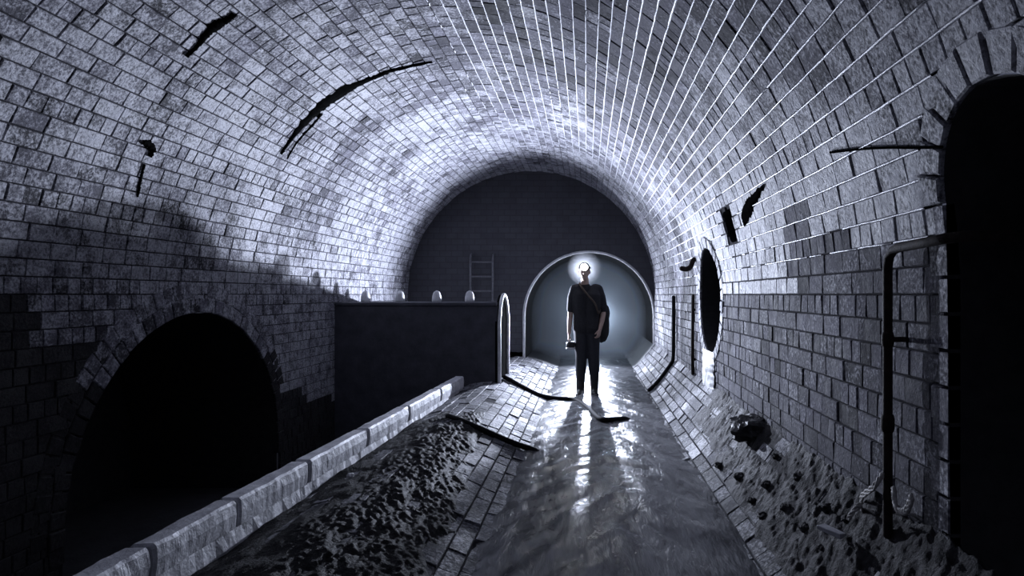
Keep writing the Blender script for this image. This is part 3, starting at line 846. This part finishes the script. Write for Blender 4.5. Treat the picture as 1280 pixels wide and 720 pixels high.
o = b.build('trousers', M['trouser'], pe); fuse(o, .009, 4)
for lg, s in ((legR, -1), (legL, 1)):
    b = MB(); x, y = lg[-1][0], lg[-1][1]
    chain(b, [(x, y - .01, .34, .068), (x, y, .2, .064), (x, y + .01, .05, .058), (x, y + .02, .0, .055)])
    chain(b, [(x, y + .035, -.005, .05), (x + .01 * s, y - .08, -.008, .047), (x + .028 * s, y - .19, -.016, .04)])
    o = b.build('boot', M['boot'], pe); fuse(o, .008, 3)
b = MB()
b.ell(W((hx, hy + .024, hz + .045)), (.083, .096, .098), 24, 16, fn=lambda q: 1 + .05 * n3(q.x * 9, q.y * 9, q.z * 9))
chain(b, [(hx - .05, hy + .06, hz + .0, .035), (hx, hy + .085, hz - .03, .04), (hx + .05, hy + .06, hz + .0, .035)])
o = b.build('hair', M['hair'], pe); fuse(o, .007, 2)

# headlamp
lx, ly_, lz = hx + .0, hy - .10, hz + .068
hl = thing('headlamp', W((lx, ly_, lz)), 'blazing white headlamp on the forehead of the standing person', 'headlamp')
b = MB(); pts = []
vs = []; 
for i in range(40):
    a = 2 * pi * i / 40; c_, s_ = cos(a), sin(a)
    for rr, dz in ((.0, -.014), (.005, -.014), (.005, .014), (0, .014)): vs.append(W((hx + c_ * (.087 + rr), hy + .022 + s_ * (.104 + rr), hz + .065 + dz)))
b.add(vs, [(i * 4 + k_, i * 4 + (k_ + 1) % 4, ((i + 1) % 40) * 4 + (k_ + 1) % 4, ((i + 1) % 40) * 4 + k_) for i in range(40) for k_ in range(4)]); b.build('strap', M['strap'], hl)
b = MB(); b.lathe(W((lx, ly_ + .015, lz)), [(0, -.012), (.04, -.012), (.042, .0), (.047, .03), (.054, .042), (.051, .044), (.049, .036)], axis=1, n=32); hs_ = b.build('housing', M['plastic'], hl, True)
b = MB(); b.lathe(W((lx, ly_ + .015, lz)), [(.05, .037), (.042, .050), (.026, .058), (.012, .062), (0, .063)], axis=1, n=32); b.build('lens', M['lens'], hs_, True)
b = MB(); b.ell((0, 0, 0), (.27, .24, .27), 24, 16)  # added volume behind the head, imitates the glare of the lamp
o = b.build('halo_mist', M['halo'], smooth=True); b.outward(o); o.location = W((hx, .31, lz)); tag(o, 'added mist imitating the lens glow around the headlamp of the person', 'mist', kind='stuff')
# shoulder bag
bg = thing('shoulder_bag', W((.20, .11, .8)), 'dark slung bag bulging at the side of the standing person', 'bag')
b = MB(); b.ell(W((.225, .13, 1.00)), (.10, .10, .25), 24, 18, fn=lambda q: (1.0 + .12 * max(0, -q.z)) * (1 / max(abs(q.x), abs(q.y), .75) ** .35) * (1 + .06 * n3(q.x * 3, q.y * 3, q.z * 4))); b.build('pouch', M['bag'], bg, True)
b = MB(); b.ell(W((.23, .10, 1.11)), (.104, .095, .13), 20, 12, fn=lambda q: 1 / max(abs(q.x), abs(q.y), .75) ** .35); b.build('flap', M['bag'], bg, True)
b = MB(); b.tube(smooth_path([W(q) for q in ((.20, .05, 1.2), (.17, -.11, 1.12), (.12, -.145, 1.25), (.03, -.14, 1.36), (-.06, -.10, 1.47), (-.10, .0, 1.54), (-.06, .10, 1.46), (.05, .14, 1.35), (.15, .15, 1.22))], 5), .014, 8, sq=1); b.build('strap', M['strap'], bg, True)
# hand lamp
tp = W((-.222, -.075, .70))
tl_ = thing('hand_lamp', (tp[0], tp[1], .62), 'small dark hand lamp with pale base held low by the person', 'lamp')
b = MB(); b.lathe((tp[0], tp[1], .62), [(0, .02), (.058, .02), (.062, .03), (.062, .085), (.05, .10), (.03, .105), (0, .105)], n=24); b.build('case', M['plastic'], tl_, True)
b = MB(); b.lathe((tp[0], tp[1], .62), [(0, -.004), (.06, -.004), (.066, .004), (.066, .018), (.058, .022), (0, .022)], n=24); b.build('base', M['pale'], tl_, True)
b = MB(); b.tube(smooth_path([(tp[0], tp[1] + .045, .715), (tp[0], tp[1] + .04, .75), (tp[0], tp[1], .762), (tp[0], tp[1] - .04, .75), (tp[0], tp[1] - .045, .715)], 4), .008, 8); b.build('handle', M['plastic'], tl_, True)

# ------------------------------------------------------------------ light
def light(name, kind, loc, power, col, **k_):
    l_ = bpy.data.lights.new(name, kind); l_.energy = power; l_.color = col
    for a, c_ in k_.items(): setattr(l_, a, c_)
    o_ = bpy.data.objects.new(name, l_); C.objects.link(o_); o_.location = loc; return o_
def aim(o_, d): o_.rotation_euler = Vector(d).to_track_quat('-Z', 'Y').to_euler()
TINT = (.73, .80, 1.0)
o = light('torch_behind_weir', 'SPOT', (-1.28, 10.0, 1.2), 1300, TINT, spot_size=math.radians(124), spot_blend=1.0, shadow_soft_size=.03)
aim(o, (.32, -.94, .14))
o = light('torch_at_back', 'SPOT', (.0, 11.2, 1.02), 2250, TINT, spot_size=math.radians(128), spot_blend=1.0, shadow_soft_size=.035)
aim(o, (-.58, -.79, .22))
o = light('torch_behind_person', 'SPOT', (.06, 13.2, .86), 900, TINT, spot_size=math.radians(110), spot_blend=.8, shadow_soft_size=.04)
aim(o, (0, -1, .0))
light('mist_fill', 'POINT', (.24, 15.2, .85), 60, (.70, .82, 1.0), shadow_soft_size=.05)  # added unseen light that brightens the tunnel mist
light('end_wall_fill', 'POINT', (.10, 11.0, .50), 12, TINT, shadow_soft_size=.04)  # added unseen fill behind the legs for end wall and bench
o = light('headlamp_beam', 'SPOT', (hx, PY + hy - .19, lz), 9, (.85, .9, 1.0), spot_size=math.radians(165), spot_blend=.6, shadow_soft_size=.04)
aim(o, (0, -1, 0))
wd_ = bpy.data.worlds.new('world'); S.world = wd_; wd_.use_nodes = True
wd_.node_tree.nodes['Background'].inputs[0].default_value = (.5, .55, .8, 1); wd_.node_tree.nodes['Background'].inputs[1].default_value = .13

# ------------------------------------------------------------------ camera
cd = bpy.data.cameras.new('camera'); cam = bpy.data.objects.new('camera', cd); C.objects.link(cam)
cam.location = (0, 0, HC); cam.rotation_euler = (pi / 2, 0, 0)
cd.sensor_width = 36; cd.lens = 36 * F / 1280; cd.shift_x = -(VX - 640) / 1280; cd.shift_y = (VY - 360) / 1280
cd.clip_start = .05; S.camera = cam
S.view_settings.view_transform = 'Standard'; S.view_settings.look = 'None'
S.view_settings.exposure = 0; S.view_settings.gamma = 1; S.view_settings.use_curve_mapping = False
S.cycles.use_denoising = True
S.cycles.volume_bounces = 1
